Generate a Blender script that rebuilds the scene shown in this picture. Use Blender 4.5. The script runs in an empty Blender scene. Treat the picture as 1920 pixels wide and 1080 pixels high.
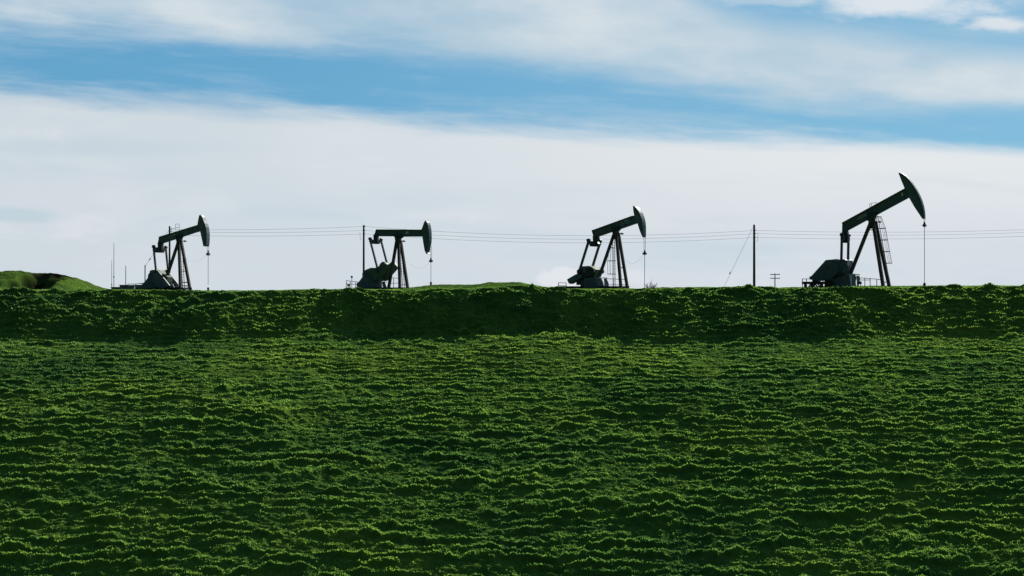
import bpy, math, random
import numpy as np
from mathutils import Vector
R = math.radians
random.seed(5); rng = np.random.default_rng(11)
sc = bpy.context.scene
COL = sc.collection

# ------------------------------------------------------------------ camera
F = 50/36*1920                      # focal length in photo pixels
PITCH = math.atan(10/F)             # the true horizon lies a little under mid-frame
cam = bpy.data.cameras.new('camera'); cam.lens = 50; cam.sensor_width = 36
cam.clip_start = 0.5; cam.clip_end = 9000
co = bpy.data.objects.new('camera', cam); COL.objects.link(co)
co.location = (0, 0, 0); co.rotation_euler = (R(90)+PITCH, 0, 0)
sc.camera = co

def ray(px, py):
    u = (px-960)/F; v = (540-py)/F
    return Vector((u, math.cos(PITCH)-v*math.sin(PITCH), v*math.cos(PITCH)+math.sin(PITCH)))
def at(px, py, Y):
    d = ray(px, py); return d*(Y/d.y)

# ------------------------------------------------------------------ noise + ground height
T = rng.random((256, 256))
def vnoise(x, y, s=0):
    x = np.asarray(x, float)+s*17.31; y = np.asarray(y, float)+s*9.77
    xi = np.floor(x).astype(int); yi = np.floor(y).astype(int)
    fx = x-xi; fy = y-yi
    fx = fx*fx*fx*(fx*(fx*6-15)+10); fy = fy*fy*fy*(fy*(fy*6-15)+10)
    a = T[xi & 255, yi & 255]; b = T[(xi+1) & 255, yi & 255]
    c = T[xi & 255, (yi+1) & 255]; d = T[(xi+1) & 255, (yi+1) & 255]
    return ((a+(b-a)*fx)+((c+(d-c)*fx)-(a+(b-a)*fx))*fy)*2-1
def fbm(x, y, s=0, o=3, g=.5):
    r = 0; A = 1; t = 0
    for k in range(o):
        r = r+A*vnoise(x*2**k, y*2**k, s+k*3); t += A; A *= g
    return r/t
def sstep(a, b, x):
    t = np.clip((x-a)/(b-a), 0, 1); return t*t*(3-2*t)

CR = [(-600,540),(0,541.5),(130,543.5),(200,544),(300,542.5),(400,544.5),(530,543),(640,542),(700,542.5),(800,541.5),
      (870,540),(920,537.5),(980,535),(1020,537.5),(1050,541),(1110,541.5),(1200,541),(1300,542),(1340,538.5),(1450,538),
      (1500,540),(1640,539.5),(1700,538.5),(1780,537.5),(1850,535.5),(1920,535.5),(2300,536)]
CX = np.array([(a-960)/F*125 for a, b in CR]); CZ = np.array([(550-b)/F*125 for a, b in CR])
PR = [(-3000,-10),(-135,-2.2),(-126,-1.75),(-121,-1.8),(-105,-8.6),(-80,-19.5),(-63,-24),(-56,-24.0),(-50,-20.7),(-46,-18.5),(-41,-16.1),
      (-33,-12.75),(-21,-8.15),(-12,-5.35),(-5.8,-4.0),(-4.8,-3.4),(-.9,-.42),(0,-.05),(1.5,0),(3000,0)]
PQ = np.arange(-140, 20, .1); PZ = np.interp(PQ, [p[0] for p in PR], [p[1] for p in PR])
ker = np.hanning(17); ker /= ker.sum()
PZ = np.convolve(np.pad(PZ, 8, mode='edge'), ker, mode='valid')
def base_height(x, y):
    x = np.asarray(x, float); y = np.asarray(y, float)
    yc = 125+1.4*vnoise(x/19, x*0+.5, 3)+.9*vnoise(x/5, x*0+2.5, 4)+.25*vnoise(x/1.6, x*0+4.5, 2)
    q = y-125-(yc-125)*sstep(104, 119, y)
    e = sstep(9, 17, np.abs(x+3+3*vnoise(x*0+y/3, x/7, 1)))
    qe = q+e*1.9*sstep(-.3, -8.5, q)*sstep(-50, -20, q)
    prof = np.where(q < -139, np.interp(q, [p[0] for p in PR], [p[1] for p in PR]), np.interp(qe, PQ, PZ))
    zc = np.interp(x, CX, CZ)
    near = sstep(-16, 0, q)
    z = prof+zc*near*np.where(y > 125, np.clip(y, 125, 190)/125, 1)
    z = z-np.clip(y-190, 0, 1e5)*.03-.07*sstep(-1, 2, q)-.09*sstep(-1, 2, q)*np.exp(-((x+33)/9)**4)
    # large soft swells on the slope
    w = sstep(4, -6, q)*sstep(-90, -50, q)
    xr = x*.83+y*.56; yr = -x*.56+y*.83
    z = z+w*(.30*vnoise(xr/15, yr/12, 5)+.10*vnoise(xr/6.5+.3*yr/6, yr/5.5, 6))
    # scooped hollows in the bank
    b = np.exp(-((q+4.0)/2.4)**2)
    z = z-b*(1.0*np.exp(-((x+2)/11)**2)-.35*sstep(-16, -30, x)+.35*vnoise(x/4.5, y/9, 7)+.30*vnoise(x/1.7, y/3, 8))
    # low rise behind the crest, left of centre
    z = z+1.0*np.exp(-((x+4.2)/6.5)**4)*sstep(134, 142, y)*sstep(160, 147, y)*(.36+.14*vnoise(x/1.5, y/1.5, 60))
    return z, q
# grassy mound at far left, with an eroded gully
MX = [-200,-60,-53,-48.5,-46.3,-45,-44,-43.2,-42.4,-41.7,-41,-40.3]
MZ = [2.05,2.05,2.12,2.08,2.0,1.92,1.78,1.58,1.28,.95,.6,.38]
def mound(x, y):
    x = np.asarray(x, float); y = np.asarray(y, float)
    top = np.interp(x, MX, MZ)
    gx = x+.55*vnoise(y/1.5, x/2, 9)
    g = np.exp(-((gx+44.9)/1.9)**6)
    face = sstep(129.5+6.8*g, 137.5+1.2*g, y+.8*vnoise(x/2, y/2, 10))
    back = sstep(150, 140, y)
    m = np.clip(top-.38*(x > -60), 0, 9)*face*back
    m = m+.30*face*back*sstep(-40.5, -43, x)*fbm(x/1.3, y/1.3, 12, 3)*sstep(141, 137, y)
    soil = g*sstep(129, 131, y)*sstep(142.5, 141, y)
    return m, soil*(fbm(x/1.1, y/1.1, 14, 2)*.6+.9)

TZ = np.linspace(-30, 2, 400)
hh = np.interp(TZ, [-30,-18,-12,-6,2], [.42,.42,.37,.30,.30])
PHI = np.concatenate([[0], np.cumsum((TZ[1:]-TZ[:-1])/((hh[1:]+hh[:-1])/2))])
def ground(x, y, detail=True):
    z0, q = base_height(x, y)
    m, soil = mound(x, y)
    if not detail: return z0+m
    w = sstep(.5, -1.0, q)*sstep(-70, -52, q)
    bank = sstep(-8.5, -5.5, q)
    phi = -np.interp(z0, TZ, PHI)
    phi = phi+.7*vnoise(x/13, y/5, 20)+.42*vnoise(x/3.6, y/1.9, 21)+.26*vnoise(x/1.1, y/.7, 22)+.16*vnoise(x/.42, y/.42, 19)
    f = phi-np.floor(phi)
    kid = np.floor(phi)
    h = np.interp(z0, TZ, hh)
    lip = .66+.10*vnoise(x/2.3, kid*3.7, 23)
    Tt = np.where(f < lip, .16*(f/lip), .16+.84*sstep(0, 1, (f-lip)/(1-lip)))
    amp = .85+.90*vnoise(x/2.6+kid*5.1, kid*2.3, 24)+.6*vnoise(x/.8+kid*1.7, kid*4.1, 25)
    amp = np.clip(amp, .05, 1.9)*(1+.5*bank)
    upper = sstep(-26, -12, q)*(1-bank)
    amp = amp*(1-.36*upper)
    dz = h*(f-Tt)*amp
    lipw = np.exp(-((f-lip+.06)/.17)**2)
    cl = fbm(x/.80, y/.40, 26, 3)
    b1 = 1-np.abs(vnoise(x/.75, y/.34, 27)); b2 = 1-np.abs(vnoise(x/.26, y/.2, 28))
    dz = dz+(1-.3*upper)*(.12*cl+.13*(b1-.6)*(1+.6*lipw)+.08*(b2-.6)+.05*(1-np.abs(vnoise(x/.22, y/.17, 18)))+.035*vnoise(x/.13, y/.12, 29))
    dz = dz+bank*(.30*fbm(x/1.5, y/.9, 30, 3)+.13*(1-np.abs(vnoise(x/.8, y/.5, 31))))
    flat = .08*fbm(x/.8, y/.8, 32, 3)+.05*vnoise(x/2.2, y/2, 33)
    z = z0+m+w*dz+(1-w)*flat*sstep(-90, -70, q)
    return z, q, lipw*w*np.clip(amp, 0, 1.2), soil

# ------------------------------------------------------------------ mesh + object helpers
def tag(o, label=None, cat=None, group=None, kind=None):
    if label: o['label'] = label
    if cat: o['category'] = cat
    if group: o['group'] = group
    if kind: o['kind'] = kind
    return o
def np_mesh(name, V, Fc, mat, smooth=True):
    me = bpy.data.meshes.new(name)
    V = np.ascontiguousarray(V, np.float32); Fc = np.ascontiguousarray(Fc, np.int32)
    n = Fc.shape[1]
    me.vertices.add(len(V)); me.vertices.foreach_set('co', V.ravel())
    me.loops.add(Fc.size); me.loops.foreach_set('vertex_index', Fc.ravel())
    me.polygons.add(len(Fc)); me.polygons.foreach_set('loop_start', np.arange(0, Fc.size, n, dtype=np.int32))
    me.polygons.foreach_set('use_smooth', np.full(len(Fc), smooth))
    me.update(calc_edges=True); me.materials.append(mat)
    o = bpy.data.objects.new(name, me); COL.objects.link(o); return o
def empty(name, loc, rz=0):
    o = bpy.data.objects.new(name, None); COL.objects.link(o)
    o.location = loc; o.rotation_euler = (0, 0, rz); o.empty_display_size = .3
    return o
class MB:
    def __init__(s): s.v = []; s.f = []
    def add(s, vs, fs):
        n = len(s.v); s.v += [tuple(v) for v in vs]; s.f += [tuple(i+n for i in f) for f in fs]; return s
    def box(s, a, b):
        x0, y0, z0 = a; x1, y1, z1 = b
        return s.add([(x0,y0,z0),(x1,y0,z0),(x1,y1,z0),(x0,y1,z0),(x0,y0,z1),(x1,y0,z1),(x1,y1,z1),(x0,y1,z1)],
                     [(0,3,2,1),(4,5,6,7),(0,1,5,4),(1,2,6,5),(2,3,7,6),(3,0,4,7)])
    def prism(s, poly, t0, t1):           # poly: (x,z) outline, extruded laterally
        n = len(poly)
        A = sum(poly[i][0]*poly[(i+1) % n][1]-poly[(i+1) % n][0]*poly[i][1] for i in range(n))
        if A < 0: poly = poly[::-1]
        vs = [(p[0], t0, p[1]) for p in poly]+[(p[0], t1, p[1]) for p in poly]
        fs = [tuple(range(n)), tuple(range(2*n-1, n-1, -1))]+[(i, i+n, (i+1) % n+n, (i+1) % n) for i in range(n)]
        return s.add(vs, fs)
    def tube(s, pts, r, n=6, r1=None, cap=True):
        pts = [Vector(p) for p in pts]; m = len(pts); base = len(s.v); r1 = r if r1 is None else r1
        up0 = None
        for i, p in enumerate(pts):
            d = (pts[min(i+1, m-1)]-pts[max(i-1, 0)]).normalized()
            ref = Vector((0, 1, 0)) if abs(d.y) < .9 else Vector((1, 0, 0))
            a = d.cross(ref).normalized(); b = d.cross(a)
            rr = r+(r1-r)*i/max(1, m-1)
            for k in range(n):
                q = p+a*math.cos(6.28318*(k+.5)/n)*rr+b*math.sin(6.28318*(k+.5)/n)*rr; s.v.append(tuple(q))
        for i in range(m-1):
            for k in range(n):
                k2 = (k+1) % n
                s.f.append((base+i*n+k, base+i*n+k2, base+(i+1)*n+k2, base+(i+1)*n+k))
        if cap:
            s.f.append(tuple(base+k for k in range(n))[::-1]); s.f.append(tuple(base+(m-1)*n+k for k in range(n)))
        return s
    def bar(s, a, b, w, t):               # I-section bar: w wide in the x-z plane, t wide laterally
        a = Vector(a); b = Vector(b); d = (b-a).normalized(); up = Vector((0, 1, 0))
        n = up.cross(d).normalized(); l = n.cross(d).normalized()
        for (o, ww, tt) in ((w/2-.02, .02, t/2), (-w/2+.02, .02, t/2), (0, w/2-.04, t*.16)):
            vs = []
            for p in (a, b):
                for (i, j) in ((-1,-1),(1,-1),(1,1),(-1,1)): vs.append(p+n*(o+i*ww)+l*(j*tt))
            s.add(vs, [(0,1,2,3),(7,6,5,4),(0,4,5,1),(1,5,6,2),(2,6,7,3),(3,7,4,0)])
        return s
    def sbar(s, a, b, w, t):              # solid bar
        a = Vector(a); b = Vector(b); d = (b-a).normalized()
        ref = Vector((0, 1, 0)) if abs(d.y) < .9 else Vector((0, 0, 1))
        n = ref.cross(d).normalized(); l = n.cross(d).normalized(); vs = []
        for p in (a, b):
            for (i, j) in ((-1,-1),(1,-1),(1,1),(-1,1)): vs.append(p+n*(i*w/2)+l*(j*t/2))
        return s.add(vs, [(0,1,2,3),(7,6,5,4),(0,4,5,1),(1,5,6,2),(2,6,7,3),(3,7,4,0)])
    def disc(s, c, r, t0, t1, n=20):      # short cylinder with its axis lateral
        return s.prism([(c[0]+r*math.cos(6.28318*k/n), c[1]+r*math.sin(6.28318*k/n)) for k in range(n)], t0, t1)
    def ball(s, c, r, n=8):
        vs = []; fs = []
        for i in range(n//2+1):
            th = math.pi*i/(n//2)
            for k in range(n): vs.append((c[0]+r*math.sin(th)*math.cos(6.28318*k/n), c[1]+r*math.sin(th)*math.sin(6.28318*k/n), c[2]+r*math.cos(th)))
        for i in range(n//2):
            for k in range(n): fs.append((i*n+k, (i+1)*n+k, (i+1)*n+(k+1) % n, i*n+(k+1) % n))
        return s.add(vs, fs)
    def build(s, name, mat, parent=None, bevel=0):
        me = bpy.data.meshes.new(name); me.from_pydata(s.v, [], s.f); me.update(); me.materials.append(mat)
        o = bpy.data.objects.new(name, me); COL.objects.link(o)
        if parent: o.parent = parent
        if bevel:
            m = o.modifiers.new('bevel', 'BEVEL'); m.width = bevel; m.segments = 2; m.limit_method = 'ANGLE'
        return o

# ------------------------------------------------------------------ materials
def newmat(name):
    m = bpy.data.materials.new(name); m.use_nodes = True; nt = m.node_tree; nt.nodes.clear()
    out = nt.nodes.new('ShaderNodeOutputMaterial'); return m, nt, out
def L(nt, a, b): nt.links.new(a, b)
def ramp(nt, fac, stops):
    r = nt.nodes.new('ShaderNodeValToRGB'); e = r.color_ramp.elements
    while len(e) < len(stops): e.new(.5)
    for i, (p, c) in enumerate(stops): e[i].position = p; e[i].color = (*c, 1)
    L(nt, fac, r.inputs[0]); return r.outputs[0]
def noise(nt, scale, detail=4, vec=None, rough=.5):
    n = nt.nodes.new('ShaderNodeTexNoise'); n.inputs['Scale'].default_value = scale
    n.inputs['Detail'].default_value = detail; n.inputs['Roughness'].default_value = rough
    if vec: L(nt, vec, n.inputs['Vector'])
    return n.outputs['Fac']
def paint(name, col, col2, rough=.55, rust=.0, rustcol=(.06,.03,.02)):
    m, nt, out = newmat(name)
    tc = nt.nodes.new('ShaderNodeTexCoord').outputs['Object']
    c = ramp(nt, noise(nt, 1.7, 6, tc, .65), [(.35, col), (.65, col2)])
    b = nt.nodes.new('ShaderNodeBsdfPrincipled'); b.inputs['Roughness'].default_value = rough; b.inputs['Specular IOR Level'].default_value = .10
    if rust:
        mp = nt.nodes.new('ShaderNodeMapping'); mp.inputs['Scale'].default_value = (3, 3, .8); L(nt, tc, mp.inputs[0])
        f = ramp(nt, noise(nt, 1.5, 8, mp.outputs[0], .7), [(.62-rust*.2, (0,0,0)), (.72-rust*.1, (1,1,1))])
        mx = nt.nodes.new('ShaderNodeMix'); mx.data_type = 'RGBA'; L(nt, f, mx.inputs[0]); L(nt, c, mx.inputs[6])
        mx.inputs[7].default_value = (*rustcol, 1); c = mx.outputs[2]
    L(nt, c, b.inputs['Base Color'])
    bp = nt.nodes.new('ShaderNodeBump'); bp.inputs['Strength'].default_value = .25; bp.inputs['Distance'].default_value = .02
    L(nt, noise(nt, 9, 5, tc), bp.inputs['Height']); L(nt, bp.outputs[0], b.inputs['Normal'])
    L(nt, b.outputs[0], out.inputs[0]); return m
M = dict(
    green=paint('dark_green_paint', (0.073,0.108,0.124), (0.100,0.136,0.151), .5, .3),
    slate=paint('dark_slate_paint', (0.089,0.119,0.142), (0.132,0.165,0.189), .5, .3),
    black=paint('oily_black_steel', (0.032,0.039,0.046), (0.062,0.070,0.077), .45, .4),
    leg=paint('weathered_steel', (0.092,0.084,0.089), (0.155,0.135,0.135), .6, .8, (.07,.042,.038)),
    rusty=paint('rusty_steel', (.07,.045,.04), (.09,.06,.05), .8, .8),
    olive=paint('olive_paint', (0.078,0.124,0.084), (0.119,0.165,0.111), .55, .4),
    grey=paint('light_grey_paint', (.22,.24,.27), (.32,.34,.37), .5, .3, (.12,.10,.09)),
    edge=paint('edge_highlight_paint', (.11,.115,.12), (.18,.18,.18), .6),  # paler tone, the painted highlight on the crank edges
    pale=paint('pale_grey_steel', (.42,.44,.46), (.52,.53,.55), .5),
    rail=paint('rail_steel', (.05,.055,.06), (.08,.085,.09), .5),
    cable=paint('cable_steel', (.16,.17,.18), (.22,.23,.24), .5),
    wire=paint('wire_metal', (.30,.31,.33), (.36,.37,.39), .6),
    wood=paint('weathered_pole_wood', (.035,.040,.042), (.06,.064,.064), .85),
    mast=paint('galvanised_mast', (.30,.32,.35), (.36,.38,.4), .5),
    mark=paint('faded_lettering', (.42,.50,.50), (.52,.58,.58), .6),
    decal=paint('blue_decal', (.13,.20,.27), (.22,.29,.35), .6),
    wallb=paint('blue_grey_wall', (.12,.15,.21), (.15,.18,.24), .8),
    wallg=paint('grey_green_wall', (.14,.18,.17), (.17,.21,.2), .8),
    twig=paint('dry_twigs', (.10,.095,.085), (.16,.15,.13), .9),
)
def grass_mat(name, blade):
    m, nt, out = newmat(name)
    geo = nt.nodes.new('ShaderNodeNewGeometry').outputs['Position']
    mp = nt.nodes.new('ShaderNodeMapping'); mp.inputs['Scale'].default_value = (.55, 1, 1); L(nt, geo, mp.inputs[0])
    big = noise(nt, .12, 3, mp.outputs[0]); mid = noise(nt, .9, 4, mp.outputs[0], .6); fin = noise(nt, 5, 3, geo)
    def mth(op, a, b):
        n = nt.nodes.new('ShaderNodeMath'); n.operation = op
        for i, s in enumerate((a, b)):
            if isinstance(s, (int, float)): n.inputs[i].default_value = s
            else: L(nt, s, n.inputs[i])
        return n.outputs[0]
    f = mth('ADD', mth('ADD', mth('MULTIPLY', big, .45), mth('MULTIPLY', mid, .35)), mth('MULTIPLY', fin, .20))
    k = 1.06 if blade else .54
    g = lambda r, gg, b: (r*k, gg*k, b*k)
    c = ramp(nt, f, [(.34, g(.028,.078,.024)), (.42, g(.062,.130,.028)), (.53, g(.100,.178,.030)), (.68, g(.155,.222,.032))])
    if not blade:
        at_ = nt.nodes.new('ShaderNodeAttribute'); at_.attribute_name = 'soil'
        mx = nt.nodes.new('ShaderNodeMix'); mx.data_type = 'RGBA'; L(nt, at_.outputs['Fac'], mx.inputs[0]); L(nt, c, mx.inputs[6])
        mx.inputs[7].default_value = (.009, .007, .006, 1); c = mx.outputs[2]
    d = nt.nodes.new('ShaderNodeBsdfDiffuse'); L(nt, c, d.inputs[0])
    if blade:
        t = nt.nodes.new('ShaderNodeBsdfTranslucent')
        cc = nt.nodes.new('ShaderNodeMix'); cc.data_type = 'RGBA'; cc.blend_type = 'MULTIPLY'; cc.inputs[0].default_value = 1
        L(nt, c, cc.inputs[6]); cc.inputs[7].default_value = (2.05, 2.15, 1.9, 1); L(nt, cc.outputs[2], t.inputs[0])
        s = nt.nodes.new('ShaderNodeMixShader'); s.inputs[0].default_value = .6
        L(nt, d.outputs[0], s.inputs[1]); L(nt, t.outputs[0], s.inputs[2])
        gl = nt.nodes.new('ShaderNodeBsdfGlossy'); gl.inputs['Roughness'].default_value = .42; gl.inputs[0].default_value = (.8,.9,.8,1)
        s2 = nt.nodes.new('ShaderNodeMixShader'); s2.inputs[0].default_value = .04
        L(nt, s.outputs[0], s2.inputs[1]); L(nt, gl.outputs[0], s2.inputs[2]); L(nt, s2.outputs[0], out.inputs[0])
    else:
        L(nt, d.outputs[0], out.inputs[0])
    return m
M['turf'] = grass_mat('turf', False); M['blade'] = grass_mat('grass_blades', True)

# ------------------------------------------------------------------ the hillside: one sheet to the horizon
def geo(a, b, n): return np.geomspace(a, b, n)
xs = np.concatenate([-54-geo(.15, 2900, 45)[::-1], np.arange(-54, 54, .098), 54+geo(.15, 2900, 45)])
ys = np.concatenate([[-2500, -800, -200, -60, -20], np.arange(-6, 77, 2.), [78, 78.4, 78.7], np.arange(79, 130, .072), np.arange(130, 153, .16), 153.3+geo(.2, 2900, 60)])
GX, GY = np.meshgrid(xs, ys)
GZ, GQ, LIP, SOIL = ground(GX, GY)
nx, ny = len(xs), len(ys)
idx = np.arange(nx*ny).reshape(ny, nx)
FF = np.stack([idx[:-1, :-1], idx[:-1, 1:], idx[1:, 1:], idx[1:, :-1]], -1).reshape(-1, 4)
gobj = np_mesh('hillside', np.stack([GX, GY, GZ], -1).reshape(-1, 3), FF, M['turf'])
gobj.data.attributes.new('soil', 'FLOAT', 'POINT').data.foreach_set('value', np.clip(SOIL, 0, 1).ravel().astype(np.float32))
tag(gobj, 'grassy hillside rising in rough terraces to a level crest', kind='structure')

def gz(x, y): return float(ground(np.array([x]), np.array([y]), False)[0])

# grass blades: clumps, longer on the terrace lips
def scatter(n, y0, y1):
    y = rng.random(n)*(y1-y0)+y0; x = (rng.random(n)*2-1)*(.37*y+5)
    return x, y
def blades(n, y0, y1, hscale, keep):
    x, y = scatter(n, y0, y1)
    z, q, lip, soil = ground(x, y)
    d = fbm(x/.5, y/.35, 40, 2)
    ok = rng.random(n) < (keep+.5*lip+.35*d)*(1-np.clip(soil, 0, 1)); x, y, z, q, lip, d = [a[ok] for a in (x, y, z, q, lip, d)]
    n = len(x)
    top = sstep(-1.5, .3, q)
    h = hscale*(.45+.55*rng.random(n))*(.75+.75*lip+.3*d)*(1-.35*top)*(1+.8*top*np.clip(vnoise(x/.8, y/.8, 50), 0, 1))
    w = .020+.020*rng.random(n)
    az = rng.random(n)*6.283
    la = rng.random(n)*6.283; ll = h*(.25+.5*rng.random(n))
    # blades hang a little downhill over the lips
    lx = np.cos(la)*ll; ly = np.sin(la)*ll-.35*h*lip
    P = np.stack([x, y, z-.02], -1)
    side = np.stack([np.cos(az)*w, np.sin(az)*w, 0*w], -1)
    mid = P+np.stack([lx*.35, ly*.35, h*.6], -1)
    tip = P+np.stack([lx, ly, h*.92], -1)
    V = np.stack([P-side, P+side, mid+side*.8, tip, mid-side*.8], 1).reshape(-1, 3)
    return V, n
parts = [blades(620000, 80, 119, .095, .42), blades(210000, 119, 133, .105, .45), blades(60000, 133, 152, .13, .45)]
V = np.concatenate([p[0] for p in parts]); n = sum(p[1] for p in parts)
b = np.arange(n)[:, None]*5
quad = b+np.array([[0, 1, 2, 4]]); tri = b+np.array([[4, 2, 3, 3]])
me = bpy.data.meshes.new('grass')
me.vertices.add(len(V)); me.vertices.foreach_set('co', np.ascontiguousarray(V, np.float32).ravel())
li = np.concatenate([quad.ravel(), (b+np.array([[4, 2, 3]])).ravel()]).astype(np.int32)
ls = np.concatenate([np.arange(n)*4, n*4+np.arange(n)*3]).astype(np.int32)
me.loops.add(len(li)); me.loops.foreach_set('vertex_index', li)
me.polygons.add(len(ls)); me.polygons.foreach_set('loop_start', ls)
me.update(calc_edges=True); me.materials.append(M['blade'])
go = bpy.data.objects.new('grass', me); COL.objects.link(go)
tag(go, 'short green grass covering the terraced hillside', 'grass', kind='stuff')

# ------------------------------------------------------------------ pumpjacks
class Pump:
    def __init__(s, label, px, D, base_py, yaw, th):
        c = at(px, base_py, D); s.C = c; s.c = math.cos(R(yaw)); s.s = math.sin(R(yaw)); s.sc = F/D
        s.root = empty('pumpjack', c, -R(yaw)); s.th = th
        tag(s.root, label, 'pumpjack', 'pumpjacks standing along the crest')
    def g(s, px, py, t=0):                # photo pixel + lateral offset -> point in the machine's own frame
        d = ray(px, py); r = d.x/d.y
        X = (r*(s.C.y+t*s.c)-s.C.x-t*s.s)/(s.c+r*s.s)
        Y = s.C.y-X*s.s+t*s.c
        return Vector((X, t, Y*d.z/d.y-s.C.z))
    def poly(s, pts, t=0): return [(q.x, q.z) for q in (s.g(p[0], p[1], p[2] if len(p) > 2 else t) for p in pts)]
    def floor(s, v):                      # drop a point to the ground under it
        w = s.C+Vector((v.x*s.c+v.y*s.s, -v.x*s.s+v.y*s.c, 0)); return Vector((v.x, v.y, gz(w.x, w.y)-s.C.z-.06))

def railing(P, name, runs, posts, mat, label, group=None, t=0):
    r = empty(name, P.C, P.root.rotation_euler.z); tag(r, label, 'railing', group)
    m = MB()
    for a, b_ in runs: m.tube([P.g(*a, t), P.g(*b_, t)], .035, 6)
    m.build('rail', mat, r)
    for (x, y) in posts:
        top = P.g(x, y, t); MB().tube([P.floor(top), top], .04, 6).build('post', mat, r)
    return r

def pumpjack(label, px, D, bpy_, yaw, spec):
    S = spec; P = Pump(label, px, D, bpy_, yaw, 0); rt = P.root; mat = M[S['mat']]
    k = 1/P.sc                               # metres per photo pixel
    tb = S['tb']; th = S['thh']
    # --- walking beam: I-section
    out = P.poly(S['beam'], -tb)
    m = MB().prism(out, -.06, .06)
    # flanges along top and bottom edges
    tA, tB = P.g(*S['btop'][0], -tb), P.g(*S['btop'][1], -tb); bA, bB = P.g(*S['bbot'][0], -tb), P.g(*S['bbot'][1], -tb)
    up = Vector((0, 1, 0)).cross((tB-tA).normalized()); 
    if up.z < 0: up = -up
    for (a, b_, o) in ((tA, tB, -.03), (bA, bB, .03)):
        a = Vector((a.x, 0, a.z)); b_ = Vector((b_.x, 0, b_.z)); m.sbar(a+up*o, b_+up*o, .055, tb*2)
    m.sbar(Vector((tA.x+.03, 0, tA.z-.02)), Vector((bA.x+.03, 0, bA.z+.05)), .06, tb*1.9)
    for fr in S.get('stiff', (.3, .52, .75)):
        a = tA.lerp(tB, fr); b_ = bA.lerp(bB, fr); m.sbar(Vector((a.x, 0, a.z-.08)), Vector((b_.x, 0, b_.z+.08)), .035, tb*1.6)
    beam = m.build('walking_beam', mat, rt)
    # --- horse head: two side plates and a curved front plate
    left = P.poly(S['headL'], -th); right = P.poly(S['headR'], th)
    ol = left+right
    m = MB(); m.prism(ol, -th, -th+.03); m.prism(ol, th-.03, th)
    ins = [(p[0]-.035, p[1]) for p in right]
    for i in range(len(right)-1):
        a, b_, c_, d_ = right[i], right[i+1], ins[i+1], ins[i]
        m.prism([a, b_, c_, d_], -th-.05, th+.05)
    allp = [ol[-1]]+ol
    for i in range(len(left)-1): m.sbar((left[i][0]+.02, 0, left[i][1]), (left[i+1][0]+.02, 0, left[i+1][1]), .03, th*2-.08)
    m.sbar((left[-1][0], 0, left[-1][1]), (right[0][0], 0, right[0][1]), .03, th*2-.08)
    m.sbar((left[0][0], 0, left[0][1]), (right[-1][0], 0, right[-1][1]), .03, th*2-.08)
    head = m.build('horse_head', mat, rt)
    # stiffener ribs on the side plate
    cx_ = sum(p[0] for p in ol)/len(ol); cz_ = sum(p[1] for p in ol)/len(ol)
    m = MB()
    for f in (.3, .6):
        a = ol[0]; p0 = (left[0][0]+(right[-1][0]-left[0][0])*.7, left[0][1]+(right[-1][1]-left[0][1])*.7)
    for i in range(1, len(right)-2):
        p = right[i]; q = right[i+1]; m.sbar((p[0]-.16, -th-.02, p[1]), (q[0]-.16, -th-.02, q[1]), .025, .04)
    m.build('edge_rib', mat, head)
    # --- lettering / decals on the near side of the web
    for (kind, pts) in S.get('marks', []):
        m = MB()
        q = [P.g(x, y, -.075) for x, y in pts]
        if kind == 'strip':                 # thin outline with strokes inside: faded outlined lettering
            a, b_, c_, d_ = q
            for u, v in ((a, b_), (b_, c_), (c_, d_), (d_, a)): m.sbar(u, v, .045, .02)
            for f in (.17, .34, .5, .67, .84):
                m.sbar(a.lerp(b_, f), d_.lerp(c_, f+.05), .035, .02)
            m.build('lettering', M['mark'], beam)
        elif kind == 'lines':
            a, b_, c_, d_ = q
            for f in (0, .4, 1): m.sbar(a.lerp(d_, f), b_.lerp(c_, f), .055, .02)
            for f in (.1, .25, .4, .55, .7, .85): m.sbar(a.lerp(b_, f), a.lerp(b_, f+.04).lerp(d_.lerp(c_, f), .45), .03, .02)
            m.build('lettering', M['mark'], beam)
        else:
            m.prism([(p.x, p.z) for p in q], -.085, -.065).build('emblem', M['decal' if kind == 'decal' else 'mark'], beam)
    # --- saddle bearing
    sx, sy = S['saddle']
    c0 = P.g(sx, sy)
    m = MB().prism(P.poly([(sx-7*S['f'], sy-7*S['f']), (sx+8*S['f'], sy-9*S['f']), (sx+4*S['f'], sy-2), (sx+3.5*S['f'], sy+3*S['f']), (sx-3.5*S['f'], sy+3*S['f']), (sx-4*S['f'], sy-2)]), -.3, .3)
    m.disc((c0.x, c0.z), .2, -.42, .42); m.build('saddle_bearing', M['black'], rt)
    # --- samson post
    w = S['legw']*k*.88
    apx, apy = S['apex']
    for (ax, ay, at_, bx, by, bt) in S['legs']:
        a = P.g(ax, ay, at_); b_ = P.g(bx, by, bt)
        if by > 536: b_ = P.floor(b_)
        MB().bar(a, b_, w, w*.9).build('samson_post_leg', M['leg'], rt)
    for (x0, y0, t0, x1, y1, t1) in S.get('braces', []): MB().sbar(P.g(x0, y0, t0), P.g(x1, y1, t1), .09, .09).build('cross_brace', M['leg'], rt)
    m = MB()
    m.sbar(P.g(sx-5*S['f'], apy+1, -.35), P.g(sx+5*S['f'], apy+1, -.35), .12, .1)
    m.sbar(P.g(sx, apy+2, -.5), P.g(sx, apy+2, .5), .5, .14)
    m.prism(P.poly([(sx-4.5*S['f'], apy), (sx+4.5*S['f'], apy), (sx+5.5*S['f'], apy+11*S['f']), (sx-6.5*S['f'], apy+11*S['f'])]), -.03, .03)
    m.build('post_head', M['leg'], rt)
    # --- equalizer and its bearing
    ex0, ey0, ex1, ey1, et = S['eq']
    m = MB(); a = P.g(ex0, ey0, -et); b_ = P.g(ex1, ey1, et)
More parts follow.
